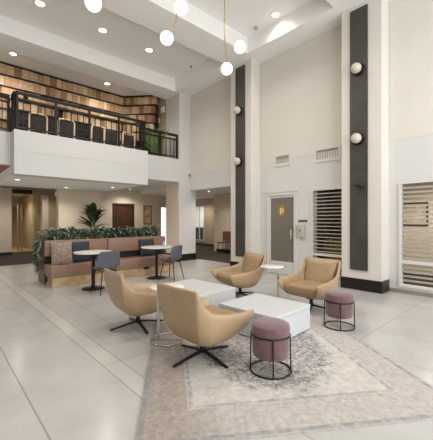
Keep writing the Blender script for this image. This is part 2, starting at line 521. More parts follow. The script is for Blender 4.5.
fr = [bm.verts.new((WX + 0.004, y, z)) for y, z in pts]; bk = [bm.verts.new((WX + 0.012, y, z)) for y, z in pts]
bm.faces.new(fr); bm.faces.new(bk[::-1])
for i in range(40): bm.faces.new((fr[i], fr[(i + 1) % 40], bk[(i + 1) % 40], bk[i]))
em = obj('emblem', bm, M_gold, door); em['label'] = 'gold scalloped emblem'

def text_mesh(s, size, m, parent, loc, rot, name='letter', extrude=0.002):
    cu = bpy.data.curves.new('t', 'FONT'); cu.body = s; cu.size = size; cu.align_x = 'CENTER'; cu.align_y = 'CENTER'; cu.extrude = extrude
    to = bpy.data.objects.new('t', cu); COL.objects.link(to)
    bpy.context.view_layer.update()
    me = bpy.data.meshes.new_from_object(to.evaluated_get(bpy.context.evaluated_depsgraph_get()))
    bpy.data.objects.remove(to)
    me.materials.clear(); me.materials.append(m)
    o = bpy.data.objects.new(name, me); COL.objects.link(o)
    o.parent = parent; o.location = loc; o.rotation_euler = rot
    return o
text_mesh('p', 0.24, M_letter, em, (WX + 0.001, 4.80, 1.665), (R(90), 0, R(-90)))

# dark timber door at the back and pale glazed door beyond it
bm = bmesh.new()
box(bm, 5.627, 5.70, 12.57, 12.8, 0, 2.11); box(bm, 6.54, 6.612, 12.57, 12.8, 0, 2.11); box(bm, 5.70, 6.54, 12.57, 12.8, 2.04, 2.11)
d2 = struct('door_2', bm, M_walnut)
bm = bmesh.new(); box(bm, 5.70, 6.54, 12.63, 12.68, 0, 2.04)
box(bm, 5.80, 6.44, 12.615, 12.63, 1.1, 1.9); box(bm, 5.80, 6.44, 12.615, 12.63, 0.2, 0.95)
obj('door_leaf', bm, M_walnut, d2)
bm = bmesh.new()
box(bm, 7.95, 8.0, 12.58, 12.75, 0, 2.05); box(bm, 8.5, 8.55, 12.58, 12.75, 0, 2.05); box(bm, 8.0, 8.5, 12.58, 12.75, 1.99, 2.05); box(bm, 8.0, 8.5, 12.6, 12.7, 0, 0.2)
for k in range(1, 6): box(bm, 8.0, 8.5, 12.62, 12.66, 0.2 + k * 0.3 - 0.012, 0.2 + k * 0.3 + 0.012)
box(bm, 8.24, 8.26, 12.62, 12.66, 0.2, 1.99)
d3 = struct('door_3', bm, M_white)
bm = bmesh.new(); box(bm, 8.0, 8.5, 12.67, 12.68, 0.2, 1.99)
obj('door_glass', bm, mat('daylit glass', '#f6f8f8', 0.2, emit='#f4f7fa', estr=1.6), d3)
# passage window
bm = bmesh.new(); X = 10.95
for yy in (12.92, 13.3, 13.7): box(bm, X - 0.05, X, yy - 0.03, yy + 0.03, 0.3, 2.15)
for zz in (0.3, 1.0, 2.15): box(bm, X - 0.05, X, 12.92, 13.7, zz - 0.03, zz + 0.03)
w4 = struct('window_4', bm, M_white)
bm = bmesh.new(); box(bm, X - 0.02, X - 0.012, 12.92, 13.7, 1.0, 2.15)
obj('window_pane', bm, mat('daylit pane', '#e9e6dc', 0.2, emit='#efe9da', estr=0.3), w4)
bm = bmesh.new(); box(bm, X - 0.02, X - 0.012, 12.92, 13.7, 0.3, 1.0)
obj('lower_pane', bm, M_panel, w4)
# corridor doorway frame
bm = bmesh.new()
box(bm, 2.42, 2.47, 17.0, 17.9, 0, 2.15)
d4 = struct('door_4', bm, M_woodtan)
bm = bmesh.new(); box(bm, 2.9, 3.4, 19.44, 19.5, 0, 2.1)
struct('door_5', bm, M_tan)
bm = bmesh.new()
box(bm, 2.90, 2.94, 16.45, 16.55, 0, 2.1); box(bm, 3.04, 3.08, 16.45, 16.55, 0, 2.1); box(bm, 2.94, 3.04, 16.45, 16.55, 2.05, 2.1)
struct('trim_4', bm, M_tan)
# dark return-air slot above the corridor
bm = bmesh.new(); box(bm, 2.42, 3.12, 14.77, 14.8, 2.48, 2.64)
tag(obj('air_slot', bm, M_darkgap), 'dark slot grille above the corridor mouth behind the bench', 'vent')

# ------------------------------------------------------------------ rug
bm = bmesh.new(); box(bm, -1.525, 1.525, -1.19, 1.19, 0, 0.012)
ang = R(55.7); d1 = (math.cos(ang), math.sin(ang)); dd2 = (math.sin(ang), -math.cos(ang))
ca, cb = 1.945 + 1.525, -0.225 + 1.19
rug = obj('area_rug', bm, M_rug, loc=(ca * d1[0] + cb * dd2[0], ca * d1[1] + cb * dd2[1], 0), rot=(0, 0, ang))
tag(rug, 'faded grey and beige oriental rug under the white coffee tables', 'rug')
RZ = 0.012

# ------------------------------------------------------------------ lounge chairs
def bez(p, c, q, t):
    return p * (1 - t) ** 2 + c * 2 * t * (1 - t) + q * t * t
def interp(keys, s):
    for (s0, v0), (s1, v1) in zip(keys, keys[1:]):
        if s <= s1:
            t = (s - s0) / (s1 - s0); t = max(0, min(1, t))
            t = t * t * (3 - 2 * t) if False else t
            return v0 + (v1 - v0) * t
    return keys[-1][1]
V = Vector
RIM = [(0, V((-0.375, 0, 0.775))), (0.20, V((-0.37, 0.20, 0.778))), (0.29, V((-0.36, 0.315, 0.777))), (0.325, V((-0.34, 0.328, 0.745))),
       (0.42, V((-0.285, 0.328, 0.635))), (0.50, V((-0.205, 0.342, 0.555))), (0.60, V((-0.07, 0.358, 0.515))),
       (0.75, V((0.12, 0.37, 0.492))), (0.90, V((0.33, 0.362, 0.48))), (1.0, V((0.44, 0.335, 0.465)))]
BOT = [(0, V((-0.13, 0, 0.18))), (0.34, V((-0.13, 0.13, 0.18))), (0.50, V((-0.06, 0.18, 0.182))),
       (0.75, V((0.10, 0.20, 0.195))), (1.0, V((0.30, 0.21, 0.24)))]
BUL = [(0, V((-0.34, 0, 0.24))), (0.32, V((-0.325, 0.275, 0.23))), (0.50, V((-0.22, 0.365, 0.21))),
       (0.75, V((0.12, 0.39, 0.22))), (1.0, V((0.40, 0.35, 0.32)))]
def shell_bm():
    bm = bmesh.new(); NS, NT = 31, 8
    ss = [i / NS for i in range(-NS, NS + 1)]
    outer, inner = [], []
    for s in ss:
        a = abs(s); sg = -1 if s < 0 else 1
        p, c, q = interp(BOT, a), interp(BUL, a), interp(RIM, a)
        co, ci = [], []
        for j in range(NT + 1):
            t = j / NT
            o = bez(p, c, q, t)
            inn = o.copy()
            k = 0.056 * (0.35 + 0.65 * math.sin(PI * min(1, t * 0.62 + 0.2)))
            cen = V((0.12, 0, 0.55))
            dv = (cen - o); dv.z *= 0.25; dv.normalize()
            inn = o + dv * k + V((0, 0, 0.03 * (1 - t)))
            o = V((o.x, o.y * sg, o.z)); inn = V((inn.x, inn.y * sg, inn.z))
            co.append(bm.verts.new(o)); ci.append(bm.verts.new(inn))
        outer.append(co); inner.append(ci)
    n = len(ss)
    for i in range(n - 1):
        for j in range(NT):
            bm.faces.new((outer[i][j], outer[i + 1][j], outer[i + 1][j + 1], outer[i][j + 1]))
            bm.faces.new((inner[i][j], inner[i][j + 1], inner[i + 1][j + 1], inner[i + 1][j]))
        bm.faces.new((outer[i][NT], outer[i + 1][NT], inner[i + 1][NT], inner[i][NT]))
    for i in (0, n - 1):
        for j in range(NT):
            bm.faces.new((outer[i][j], outer[i][j + 1], inner[i][j + 1], inner[i][j]))
    # underside pan between the two sides
    for rows in (outer, inner):
        L_ = [rows[i][0] for i in range(n)]
        for i in range(n // 2):
            a, b, c, d = L_[i], L_[i + 1], L_[n - 2 - i], L_[n - 1 - i]
            if b is c: bm.faces.new((a, b, d))
            else: bm.faces.new((a, b, c, d))
    bm.faces.new((outer[0][0], outer[-1][0], inner[-1][0], inner[0][0]))
    return bm
def cushion_bm():
    bm = bmesh.new(); NX, NY = 10, 10
    top, bot = [], []
    for i in range(NX + 1):
        u = i / NX; x = -0.225 + u * 0.60
        hw = 0.235 + 0.065 * min(1, u * 1.6)
        rt, rb = [], []
        for j in range(NY + 1):
            v = -1 + 2 * j / NY
            e = min(1, (1 - abs(v)) / 0.25); e2 = min(1, u / 0.12, (1 - u) / 0.12)
            dome = math.sqrt(max(0, 1 - (1 - e) ** 2)) * math.sqrt(max(0, 1 - (1 - e2) ** 2))
            zt = 0.375 + 0.045 * dome + 0.015 * u
            rt.append(bm.verts.new((x, v * hw, zt)))
            rb.append(bm.verts.new((x * 0.93, v * hw * 0.80, 0.25 + 0.02 * u)))
        top.append(rt); bot.append(rb)
    for i in range(NX):
        for j in range(NY):
            bm.faces.new((top[i][j], top[i + 1][j], top[i + 1][j + 1], top[i][j + 1]))
            bm.faces.new((bot[i][j], bot[i][j + 1], bot[i + 1][j + 1], bot[i + 1][j]))
    ring_t = [top[i][0] for i in range(NX + 1)] + [top[NX][j] for j in range(1, NY + 1)] + [top[i][NY] for i in range(NX - 1, -1, -1)] + [top[0][j] for j in range(NY - 1, 0, -1)]
    ring_b = [bot[i][0] for i in range(NX + 1)] + [bot[NX][j] for j in range(1, NY + 1)] + [bot[i][NY] for i in range(NX - 1, -1, -1)] + [bot[0][j] for j in range(NY - 1, 0, -1)]
    m = len(ring_t)
    for k in range(m):
        bm.faces.new((ring_t[k], ring_t[(k + 1) % m], ring_b[(k + 1) % m], ring_b[k]))
    return bm
def back_pad_bm():
    bm = bmesh.new(); rows = []
    for j in range(9):
        t = j / 8
        z = 0.38 + 0.375 * t; x = -0.205 - 0.125 * t; hw = 0.235 + 0.035 * t
        rows.append((x, z, hw))
    A, B = [], []
    for (x, z, hw) in rows:
        ra, rb = [], []
        for i in range(9):
            v = -1 + i / 4
            ra.append(bm.verts.new((x + 0.045 * (1 - v ** 4) * (0.35 if z > 0.74 else 1) + 0.015 * v * v, v * hw, z)))
            rb.append(bm.verts.new((x - 0.012 + 0.02 * v * v, v * hw, z)))
        A.append(ra); B.append(rb)
    for i in range(8):
        for k in range(8):
            bm.faces.new((A[i][k], A[i][k + 1], A[i + 1][k + 1], A[i + 1][k]))
            bm.faces.new((B[i][k], B[i + 1][k], B[i + 1][k + 1], B[i][k + 1]))
        for k in (0, 8):
            bm.faces.new((A[i][k], A[i + 1][k], B[i + 1][k], B[i][k]))
    for i in (0, 8):
        for k in range(8): bm.faces.new((A[i][k], A[i][k + 1], B[i][k + 1], B[i][k]))
    return bm
def make_lounge(label, loc, rz, star):
    t = thing('lounge_chair', label, 'armchair', loc, rz, 'tan swivel lounge chairs around the rug')
    obj('shell', shell_bm(), M_leather, t, smooth=True, subd=1)
    s = obj('seat_cushion', cushion_bm(), M_leather_seat, t, smooth=True, subd=1); s['label'] = 'darker tan seat cushion'
    obj('back_pad', back_pad_bm(), M_leather, t, smooth=True, subd=1)
    bm = bmesh.new(); rod(bm, (0, 0, 0.05), (0, 0, 0.20), 0.028, seg=14); rod(bm, (0, 0, 0.17), (0, 0, 0.195), 0.085, seg=16)
    obj('post', bm, M_metal_blk, t, smooth='auto')
    for k in range(4):
        bm = bmesh.new()
        box(bm, 0.0, 0.36, -0.018, 0.018, 0, 0.022)
        for v in bm.verts:
            f = v.co.x / 0.36
            v.co.z = v.co.z * (1 - 0.35 * f) + 0.055 * (1 - f) + 0.006
            v.co.y *= 1 - 0.25 * f
        obj('leg', bm, M_metal_blk, t, rot=(0, 0, star - rz + k * PI / 2))
    return t
def place_lounge(src, label, loc, rz, star):
    r = dup(src, loc, rz, label)
    k = 0
    for c in r.children:
        if c.name.startswith('leg'):
            c.rotation_euler = (0, 0, star - rz + k * PI / 2); k += 1
    return r
chB = make_lounge('tan lounge chair nearest the viewer, its back to the front mauve pouf side, on the rug', (2.045, 2.44, RZ - 0.006), R(2), R(0))
chB['label'] = 'nearest tan lounge chair, seen from behind beside the front mauve pouf'
place_lounge(chB, 'tan lounge chair in profile at left, standing off the rug on bare tiles', (2.02, 3.74, 0), R(-5), R(-10))
place_lounge(chB, 'farthest tan lounge chair facing left, in front of the charcoal panelled pilaster', (4.19, 3.93, 0), R(167), R(2))
place_lounge(chB, 'tan lounge chair facing the viewer behind the rear mauve pouf', (4.41, 2.61, 0), R(180), R(25))

# ------------------------------------------------------------------ coffee tables
def coffee(label, cx, cy, sx, sy, rz, h=0.33):
    t = thing('coffee_table', label, 'coffee table', (cx, cy, RZ), rz, 'white block coffee tables')
    bm = bmesh.new(); rbox(bm, -sx / 2, sx / 2, -sy / 2, sy / 2, h - 0.045 - RZ, h - RZ, 0.006, 2)
    obj('tabletop', bm, M_table, t)
    bm = bmesh.new()
    i = 0.004
    box(bm, -sx / 2 + i, sx / 2 - i, -sy / 2 + i, sy / 2 - i, 0.012, h - 0.047 - RZ)
    obj('body', bm, M_table, t)
    bm = bmesh.new(); box(bm, -sx / 2 + 0.05, sx / 2 - 0.05, -sy / 2 + 0.05, sy / 2 - 0.05, 0, 0.012)
    obj('plinth', bm, M_black, t)
    return t
coffee('nearer white block coffee table behind the front mauve pouf', 3.15, 2.53, 0.79, 0.86, R(3))
coffee('farther white block coffee table between the left and nearest lounge chairs', 3.12, 3.95, 0.86, 1.05, R(2))

# ------------------------------------------------------------------ poufs
def make_pouf(label, loc, rz):
    t = thing('pouf', label, 'pouf', loc, rz, 'mauve poufs in black wire stands')
    bm = bmesh.new()
    lathe(bm, [(0, 0.135), (0.13, 0.135), (0.154, 0.142), (0.165, 0.16), (0.168, 0.25), (0.166, 0.328), (0.15, 0.338), (0, 0.338)], 40)
    obj('drum', bm, M_pouf, t, smooth='auto')
    bm = bmesh.new()
    lathe(bm, [(0, 0.335), (0.15, 0.336), (0.170, 0.343), (0.177, 0.365), (0.178, 0.40), (0.172, 0.428), (0.150, 0.442), (0.10, 0.449), (0, 0.451)], 40)
    obj('cushion', bm, M_pouf, t, smooth='auto')
    bm = bmesh.new(); tube(bm, circle(0.179, 0.338, 44), 0.0065, 8, True)
    obj('upper_ring', bm, M_metal_blk, t, smooth=True)
    bm = bmesh.new(); tube(bm, circle(0.186, 0.0085, 44), 0.0085, 8, True)
    obj('floor_ring', bm, M_metal_blk, t, smooth=True)
    for k in range(4):
        a = R(225 + 90 * k)
        bm = bmesh.new(); c, s = math.cos(a), math.sin(a)
        rod(bm, (0.186 * c, 0.186 * s, 0.008), (0.180 * c, 0.180 * s, 0.338), 0.0065, seg=8)
        obj('upright', bm, M_metal_blk, t, smooth='auto')
    return t
p1 = make_pouf('front mauve pouf in a black wire stand on the rug medallion', (2.323, 1.794, RZ), R(0))
dup(p1, (3.93, 1.92, RZ), R(-14), 'rear mauve pouf beside the lounge chair that faces the viewer')

# ------------------------------------------------------------------ slim side tables
def make_side(label, loc, rz, z0):
    t = thing('side_table', label, 'side table', loc, rz, 'small round side tables with steel posts')
    bm = bmesh.new(); lathe(bm, [(0, 0.605), (0.19, 0.605), (0.197, 0.610), (0.197, 0.617), (0.19, 0.622), (0, 0.622)], 40)
    obj('tabletop', bm, M_top, t, smooth='auto')
    bm = bmesh.new(); rbox(bm, 0.088, 0.112, -0.026, 0.026, 0.01, 0.605, 0.004, 2)
    obj('post', bm, M_chrome, t)
    bm = bmesh.new(); tube(bm, circle(0.185, 0.008, 44), 0.007, 8, True)
    obj('base_ring', bm, M_chrome, t, smooth=True)
    bm = bmesh.new(); box(bm, -0.185, 0.185, -0.012, 0.012, 0.002, 0.012)
    obj('base_bar', bm, M_chrome, t)
    return t
s1 = make_side('slim steel side table between the nearest and left lounge chairs', (2.017, 3.048, RZ), R(137), RZ)
dup(s1, (4.25, 3.25, 0), R(-43), 'slim steel side table between the two far lounge chairs')

# ------------------------------------------------------------------ bench with planter
BX0, BX1 = 1.82, 4.88
bench = thing('booth_bench', 'long brown leather bench with oak plinth below the row of plants', 'bench', (BX0, 7.04, 0))
LX = BX1 - BX0
bm = bmesh.new(); box(bm, 0.04, LX - 0.03, 0.02, 0.62, 0, 0.19); obj('plinth', bm, M_oak, bench)
SPL = 1.40
for a, b in ((0, SPL - 0.006), (SPL + 0.006, LX)):
    bm = bmesh.new(); rbox(bm, a, b, 0, 0.54, 0.19, 0.44, 0.018, 3); obj('seat', bm, M_bench, bench, smooth='auto')
    bm = bmesh.new(); rbox(bm, a, b, 0.43, 0.53, 0.60, 0.95, 0.02, 3); obj('backrest', bm, M_bench, bench, smooth='auto')
bm = bmesh.new(); box(bm, 0.01, LX - 0.01, 0.49, 0.56, 0.44, 0.93); bk = obj('backing_board', bm, M_darkgap, bench); bk['label'] = 'black backing strip'
bm = bmesh.new(); box(bm, 0.0, LX, 0.56, 1.0, 0, 0.06); box(bm, 0, 0.02, 0.56, 1.0, 0.06, 0.93); box(bm, LX - 0.02, LX, 0.56, 1.0, 0.06, 0.93)
box(bm, 0.02, LX - 0.02, 0.56, 0.58, 0.06, 0.93); box(bm, 0.02, LX - 0.02, 0.98, 1.0, 0.06, 0.93)
pb = obj('planter_box', bm, mat('planter timber', '#7d5c40', 0.55, col2='#6b4c33', nscale=4), bench)
bm = bmesh.new(); box(bm, 0.02, LX - 0.02, 0.58, 0.98, 0.06, 0.86); obj('soil', bm, M_soil, pb)
bm = bmesh.new(); rbox(bm, 2.15, 2.29, -0.012, 0.02, 0.155, 0.215, 0.006, 2); obj('power_socket', bm, M_black, bench)
bm = bmesh.new(); rbox(bm, -0.012, 0.04, 0.40, 0.50, 0.06, 0.26, 0.006, 2); obj('end_socket', bm, M_black, bench)

def leaf(bm, base, d, length, width, droop, curl=0.0, n=5):
    d = Vector(d).normalized()
    side = d.cross(Vector((0, 0, 1)))
    if side.length < 0.05: side = Vector((1, 0, 0))
    side.normalize()
    L_, Rr, Cc = [], [], []
    p = Vector(base)
    for i in range(n + 1):
        t = i / n
        q = p + d * (length * t) + Vector((0, 0, -droop * length * t * t))
        wd = width * math.sin(PI * (0.06 + 0.94 * t) ** 0.75) * 0.5 if t < 1 else 0
        up = side.cross(d) * (curl * wd)
        L_.append(bm.verts.new(q + side * wd + up)); Rr.append(bm.verts.new(q - side * wd + up)); Cc.append(bm.verts.new(q))
    for i in range(n):
        bm.faces.new((L_[i], Cc[i], Cc[i + 1], L_[i + 1])); bm.faces.new((Cc[i], Rr[i], Rr[i + 1], Cc[i + 1]))

def bush(seed, hang=False):
    rnd = random.Random(seed); bm = bmesh.new()
    for _ in range(150):
        a = rnd.uniform(0, 2 * PI); r = rnd.uniform(0, 0.11)
        z = rnd.uniform(0.02, 0.30)
        el = rnd.uniform(0.1, 1.3)
        leaf(bm, (r * math.cos(a) * 1.3, r * math.sin(a), z), (math.cos(a), math.sin(a) * 0.9, math.tan(min(1.2, el)) * 0.7),
             rnd.uniform(0.11, 0.22), rnd.uniform(0.04, 0.07), rnd.uniform(0.2, 0.8), 0.3, 4)
    if hang:
        for _ in range(120):
            t = rnd.random()
            leaf(bm, (-0.20 - 0.05 * rnd.random(), rnd.uniform(-0.2, 0.15), 0.08 - 0.62 * t * t), (rnd.uniform(-1, 0.1), rnd.uniform(-0.8, 0.8), rnd.uniform(-0.8, 0.3)),
                 rnd.uniform(0.08, 0.15), rnd.uniform(0.04, 0.06), 0.5, 0.2, 3)
    return bm
stem_m = mat('plant stems', '#3a4430', 0.7)
def planter_plant(x, seed, label, hang=False):
    t = thing('planter_plant', label, 'plant', (x, 7.81, 0.86), 0, 'leafy plants in the bench planter')
    obj('foliage', bush(seed, hang), M_leaf, t, smooth=True)
    bm = bmesh.new()
    for k in range(5):
        a = 2 * PI * k / 5
        rod(bm, (0.03 * math.cos(a), 0.03 * math.sin(a), 0.0), (0.09 * math.cos(a), 0.08 * math.sin(a), 0.16), 0.006, 0.003, 6)
    obj('stem', bm, stem_m, t)
    return t
planter_plant(BX0 + 0.17, 1, 'trailing leafy plant spilling over the left end of the bench planter', True)
NPL = 11
proto = [planter_plant(BX0 + 0.43 + 0.245 * k, 10 + k, 'grey-green leafy plant in the planter row behind the bench backrest') for k in range(3)]
for k in range(3, NPL):
    dup(proto[k % 3], (BX0 + 0.43 + 0.245 * k, 7.81, 0.86), R(37 * k))

# cushions on the bench
def cushion(label, x, y, z, w_, h_, rx, rz, m, name='scatter_cushion'):
    bm = bmesh.new(); N = 10; A, B = [], []
    for i in range(N + 1):
        u = -1 + 2 * i / N; ra, rb = [], []
        for j in range(N + 1):
            v = -1 + 2 * j / N
            e = (1 - u ** 4) * (1 - v ** 4)
            th = 0.012 + 0.055 * e ** 0.7
            pin = 1 - 0.05 * (1 - u * u) * abs(v) ** 3
            pin2 = 1 - 0.05 * (1 - v * v) * abs(u) ** 3
            ra.append(bm.verts.new((u * w_ / 2 * pin2, -th, (v * pin + 1) * h_ / 2))); rb.append(bm.verts.new((u * w_ / 2 * pin2, th, (v * pin + 1) * h_ / 2)))
        A.append(ra); B.append(rb)
    for i in range(N):
        for j in range(N):
            bm.faces.new((A[i][j], A[i + 1][j], A[i + 1][j + 1], A[i][j + 1])); bm.faces.new((B[i][j], B[i][j + 1], B[i + 1][j + 1], B[i + 1][j]))
        bm.faces.new((A[i][0], B[i][0], B[i + 1][0], A[i + 1][0])); bm.faces.new((A[i][N], A[i + 1][N], B[i + 1][N], B[i][N]))
        bm.faces.new((A[0][i], A[0][i + 1], B[0][i + 1], B[0][i])); bm.faces.new((A[N][i], B[N][i], B[N][i + 1], A[N][i + 1]))
    o = obj(name, bm, m, smooth='auto', loc=(x, y, z), rot=(rx, 0, rz))
    return tag(o, label, 'cushion', 'scatter cushions on the bench')
cushion('taupe patterned cushion leaning at the left end of the bench', 2.09, 7.20, 0.44, 0.42, 0.50, R(-14), R(-8), M_beigecush)
cushion('navy woven cushion beside the taupe patterned cushion', 2.53, 7.34, 0.44, 0.46, 0.47, R(-10), R(6), M_navy)
cushion('navy woven cushion on the right half of the bench above the rear cafe table', 4.27, 7.36, 0.44, 0.46, 0.46, R(-10), R(3), M_navy)

# ------------------------------------------------------------------ cafe tables and chairs
def make_cafe(label, loc, r=0.375, h=0.755):
    t = thing('cafe_table', label, 'table', loc, 0, 'round pedestal cafe tables at the bench')
    bm = bmesh.new(); lathe(bm, [(0, h - 0.028), (r - 0.01, h - 0.028), (r, h - 0.02), (r, h - 0.006), (r - 0.006, h), (0, h)], 48)
    obj('tabletop', bm, M_top, t, smooth='auto')
    bm = bmesh.new(); rod(bm, (0, 0, 0.02), (0, 0, h - 0.03), 0.036, seg=16); rod(bm, (0, 0, h - 0.045), (0, 0, h - 0.028), 0.13, seg=20)
    obj('post', bm, M_metal_blk, t, smooth='auto')
    bm = bmesh.new(); lathe(bm, [(0, 0), (0.225, 0), (0.228, 0.008), (0.20, 0.018), (0.05, 0.03), (0, 0.03)], 36)
    obj('base', bm, M_metal_blk, t, smooth='auto')
    return t
ct = make_cafe('round white cafe table at the left half of the bench', (2.45, 6.40, 0))
dup(ct, (4.03, 6.54, 0), 0, 'round white cafe table at the right half of the bench')

def make_cafe_chair(label, loc, rz):
    t = thing('cafe_chair', label, 'chair', loc, rz, 'slate grey shell chairs at the cafe tables')
    # one piece shell: profile in x-z swept with a curved cross-section
    prof = [(0.20, 0.435, 0.19), (0.15, 0.452, 0.215), (0.02, 0.44, 0.225), (-0.10, 0.44, 0.225), (-0.165, 0.465, 0.222), (-0.20, 0.53, 0.222), (-0.222, 0.63, 0.222), (-0.245, 0.74, 0.21), (-0.26, 0.80, 0.185), (-0.264, 0.818, 0.13)]
    bm = bmesh.new(); rows = []
    for k, (x, z, hw) in enumerate(prof):
        f = max(0, min(1, (k - 3) / 3)); r = []
        for j in range(9):
            v = -1 + j / 4
            r.append(bm.verts.new((x + 0.085 * v * v * f, v * hw * 1.13, z + 0.055 * v * v * (1 - f) + 0.0)))
        rows.append(r)
    for a, b in zip(rows, rows[1:]):
        for j in range(8): bm.faces.new((a[j], a[j + 1], b[j + 1], b[j]))
    o = obj('seat_shell', bm, M_shell, t, smooth=True)
    md = o.modifiers.new('t', 'SOLIDIFY'); md.thickness = 0.012
    md = o.modifiers.new('s', 'SUBSURF'); md.levels = 1; md.render_levels = 1
    for sx in (1, -1):
        for sy in (1, -1):
            bm = bmesh.new(); rod(bm, (sx * 0.13 - 0.01, sy * 0.13, 0.435), (sx * 0.21 - 0.01, sy * 0.21, 0.0), 0.012, 0.009, 8)
            obj('leg', bm, M_metal_blk, t, smooth='auto')
    bm = bmesh.new()
    for sx in (1, -1): rod(bm, (sx * 0.13 - 0.01, -0.13, 0.43), (sx * 0.13 - 0.01, 0.13, 0.43), 0.009, seg=6)
    for sy in (1, -1): rod(bm, (-0.14, sy * 0.13, 0.43), (0.12, sy * 0.13, 0.43), 0.009, seg=6)
    obj('seat_frame', bm, M_metal_blk, t)
    return t
cc = make_cafe_chair('slate grey shell chair seen from behind at the left cafe table', (2.50, 5.93, 0), R(95))
dup(cc, (4.17, 6.12, 0), R(112), 'slate grey shell chair in profile at the right cafe table')

bm = bmesh.new()
lathe(bm, [(0, 0), (0.028, 0), (0.03, 0.01), (0.03, 0.09), (0.012, 0.115), (0.010, 0.13), (0, 0.13)], 16)
t = thing('pump_bottle', 'small pump bottle standing on the right cafe table', 'bottle', (4.22, 6.52, 0.755))
obj('bottle_body', bm, mat('clear gel bottle', '#c8cfd2', 0.2, trans=0.4), t, smooth='auto')
bm = bmesh.new(); rod(bm, (0, 0, 0.13), (0, 0, 0.165), 0.008, seg=8); rod(bm, (0, 0, 0.16), (0.035, 0, 0.157), 0.006, seg=6)
obj('pump', bm, M_black, t)

# tall plant behind the bench
t = thing('tall_plant', 'tall dark leafy plant against the cream wall behind the bench', 'plant', (4.17, 10.95, 0))
bm = bmesh.new(); lathe(bm, [(0, 0), (0.17, 0), (0.23, 0.45), (0.21, 0.45), (0.20, 0.40), (0, 0.40)], 28); obj('pot', bm, M_pot, t, smooth='auto')
bm = bmesh.new(); rnd = random.Random(5)
for k in range(30):
    a = rnd.uniform(0, 2 * PI); z = rnd.uniform(1.05, 1.6)
    leaf(bm, (0.06 * math.cos(a), 0.05 * math.sin(a), z), (math.cos(a), 0.6 * math.sin(a), rnd.uniform(0.5, 2.0)), rnd.uniform(0.55, 0.8), rnd.uniform(0.2, 0.28), rnd.uniform(0.25, 0.5), 0.25, 8)
obj('foliage', bm, M_leaf2, t, smooth=True)
bm = bmesh.new()
for k in range(4):
    a = k * 1.6; rod(bm, (0.05 * math.cos(a), 0.05 * math.sin(a), 0.38), (0.07 * math.cos(a), 0.06 * math.sin(a), 1.6), 0.022, 0.012, 8)
obj('stem', bm, stem_m, t)

# framed art beside the dark door
t = thing('wall_picture', 'tall warm-toned picture on the back wall right of the dark door', 'picture', (7.28, 12.6, 1.2))
bm = bmesh.new()
box(bm, -0.2, -0.17, -0.03, 0, 0, 0.86); box(bm, 0.17, 0.2, -0.03, 0, 0, 0.86); box(bm, -0.17, 0.17, -0.03, 0, 0, 0.03); box(bm, -0.17, 0.17, -0.03, 0, 0.83, 0.86)
obj('frame', bm, M_walnut, t)
bm = bmesh.new(); box(bm, -0.17, 0.17, -0.015, 0, 0.03, 0.83); obj('artwork', bm, mat('abstract ochre print', '#a8743f', 0.7, col2='#d0b48a', nscale=4), t)

# chair in the passage
t = thing('passage_chair', 'small russet-backed chair by the passage wall beyond the wide opening', 'chair', (9.08, 9.42, 0), R(195))
bm = bmesh.new(); rbox(bm, -0.22, 0.22, -0.22, 0.22, 0.43, 0.48, 0.02, 2); obj('seat', bm, M_red, t)
bm = bmesh.new(); rbox(bm, -0.24, -0.20, -0.20, 0.20, 0.52, 0.92, 0.018, 2); obj('backrest', bm, M_red, t)
for sx in (1, -1):
    for sy in (1, -1):
        bm = bmesh.new(); rod(bm, (sx * 0.2, sy * 0.19, 0), (sx * 0.2, sy * 0.19, 0.43 if sx > 0 else 0.9), 0.012, seg=8); obj('leg', bm, M_metal_blk, t)

# ------------------------------------------------------------------ fittings on the right wall
def sconce(label, y, z, plane=PX - 0.03):
    t = thing('wall_sconce', label, 'wall lamp', (plane, y, z), 0, 'globe sconces on the charcoal panels')
    bm = bmesh.new(); rod(bm, (0, 0, 0), (-0.03, 0, 0), 0.128, seg=28); rod(bm, (-0.03, 0, 0), (-0.05, 0, 0), 0.06, seg=20)
    obj('backplate', bm, M_metal_blk, t, smooth='auto')
    bm = bmesh.new(); ball(bm, (-0.085, 0, 0), 0.10, 24, 14)
    obj('globe', bm, M_opal, t, smooth=True)
    return t
M_opal = mat('frosted sconce globe', '#c4bcae', 0.12, emit='#fff0da', estr=0.05)
sc = sconce('upper globe sconce on the near charcoal pilaster panel', 2.68, 4.40)
dup(sc, (PX - 0.03, 2.68, 3.015), 0, 'lower globe sconce on the near charcoal pilaster panel')
dup(sc, (PX - 0.03, 5.93, 4.41), 0, 'upper globe sconce on the far charcoal pilaster panel')
dup(sc, (PX - 0.03, 5.93, 3.015), 0, 'lower globe sconce on the far charcoal pilaster panel')
t = thing('wall_speaker', 'small black bracket fitting below the lower sconce on the near panel', 'speaker', (PX - 0.03, 2.62, 2.075))
bm = bmesh.new(); rod(bm, (0, 0, 0), (-0.05, 0, 0), 0.02, seg=10); obj('bracket', bm, M_black, t)
bm = bmesh.new(); ball(bm, (-0.1, 0, 0), 0.09, 20, 10, 0.45); obj('housing', bm, M_black, t, smooth=True)

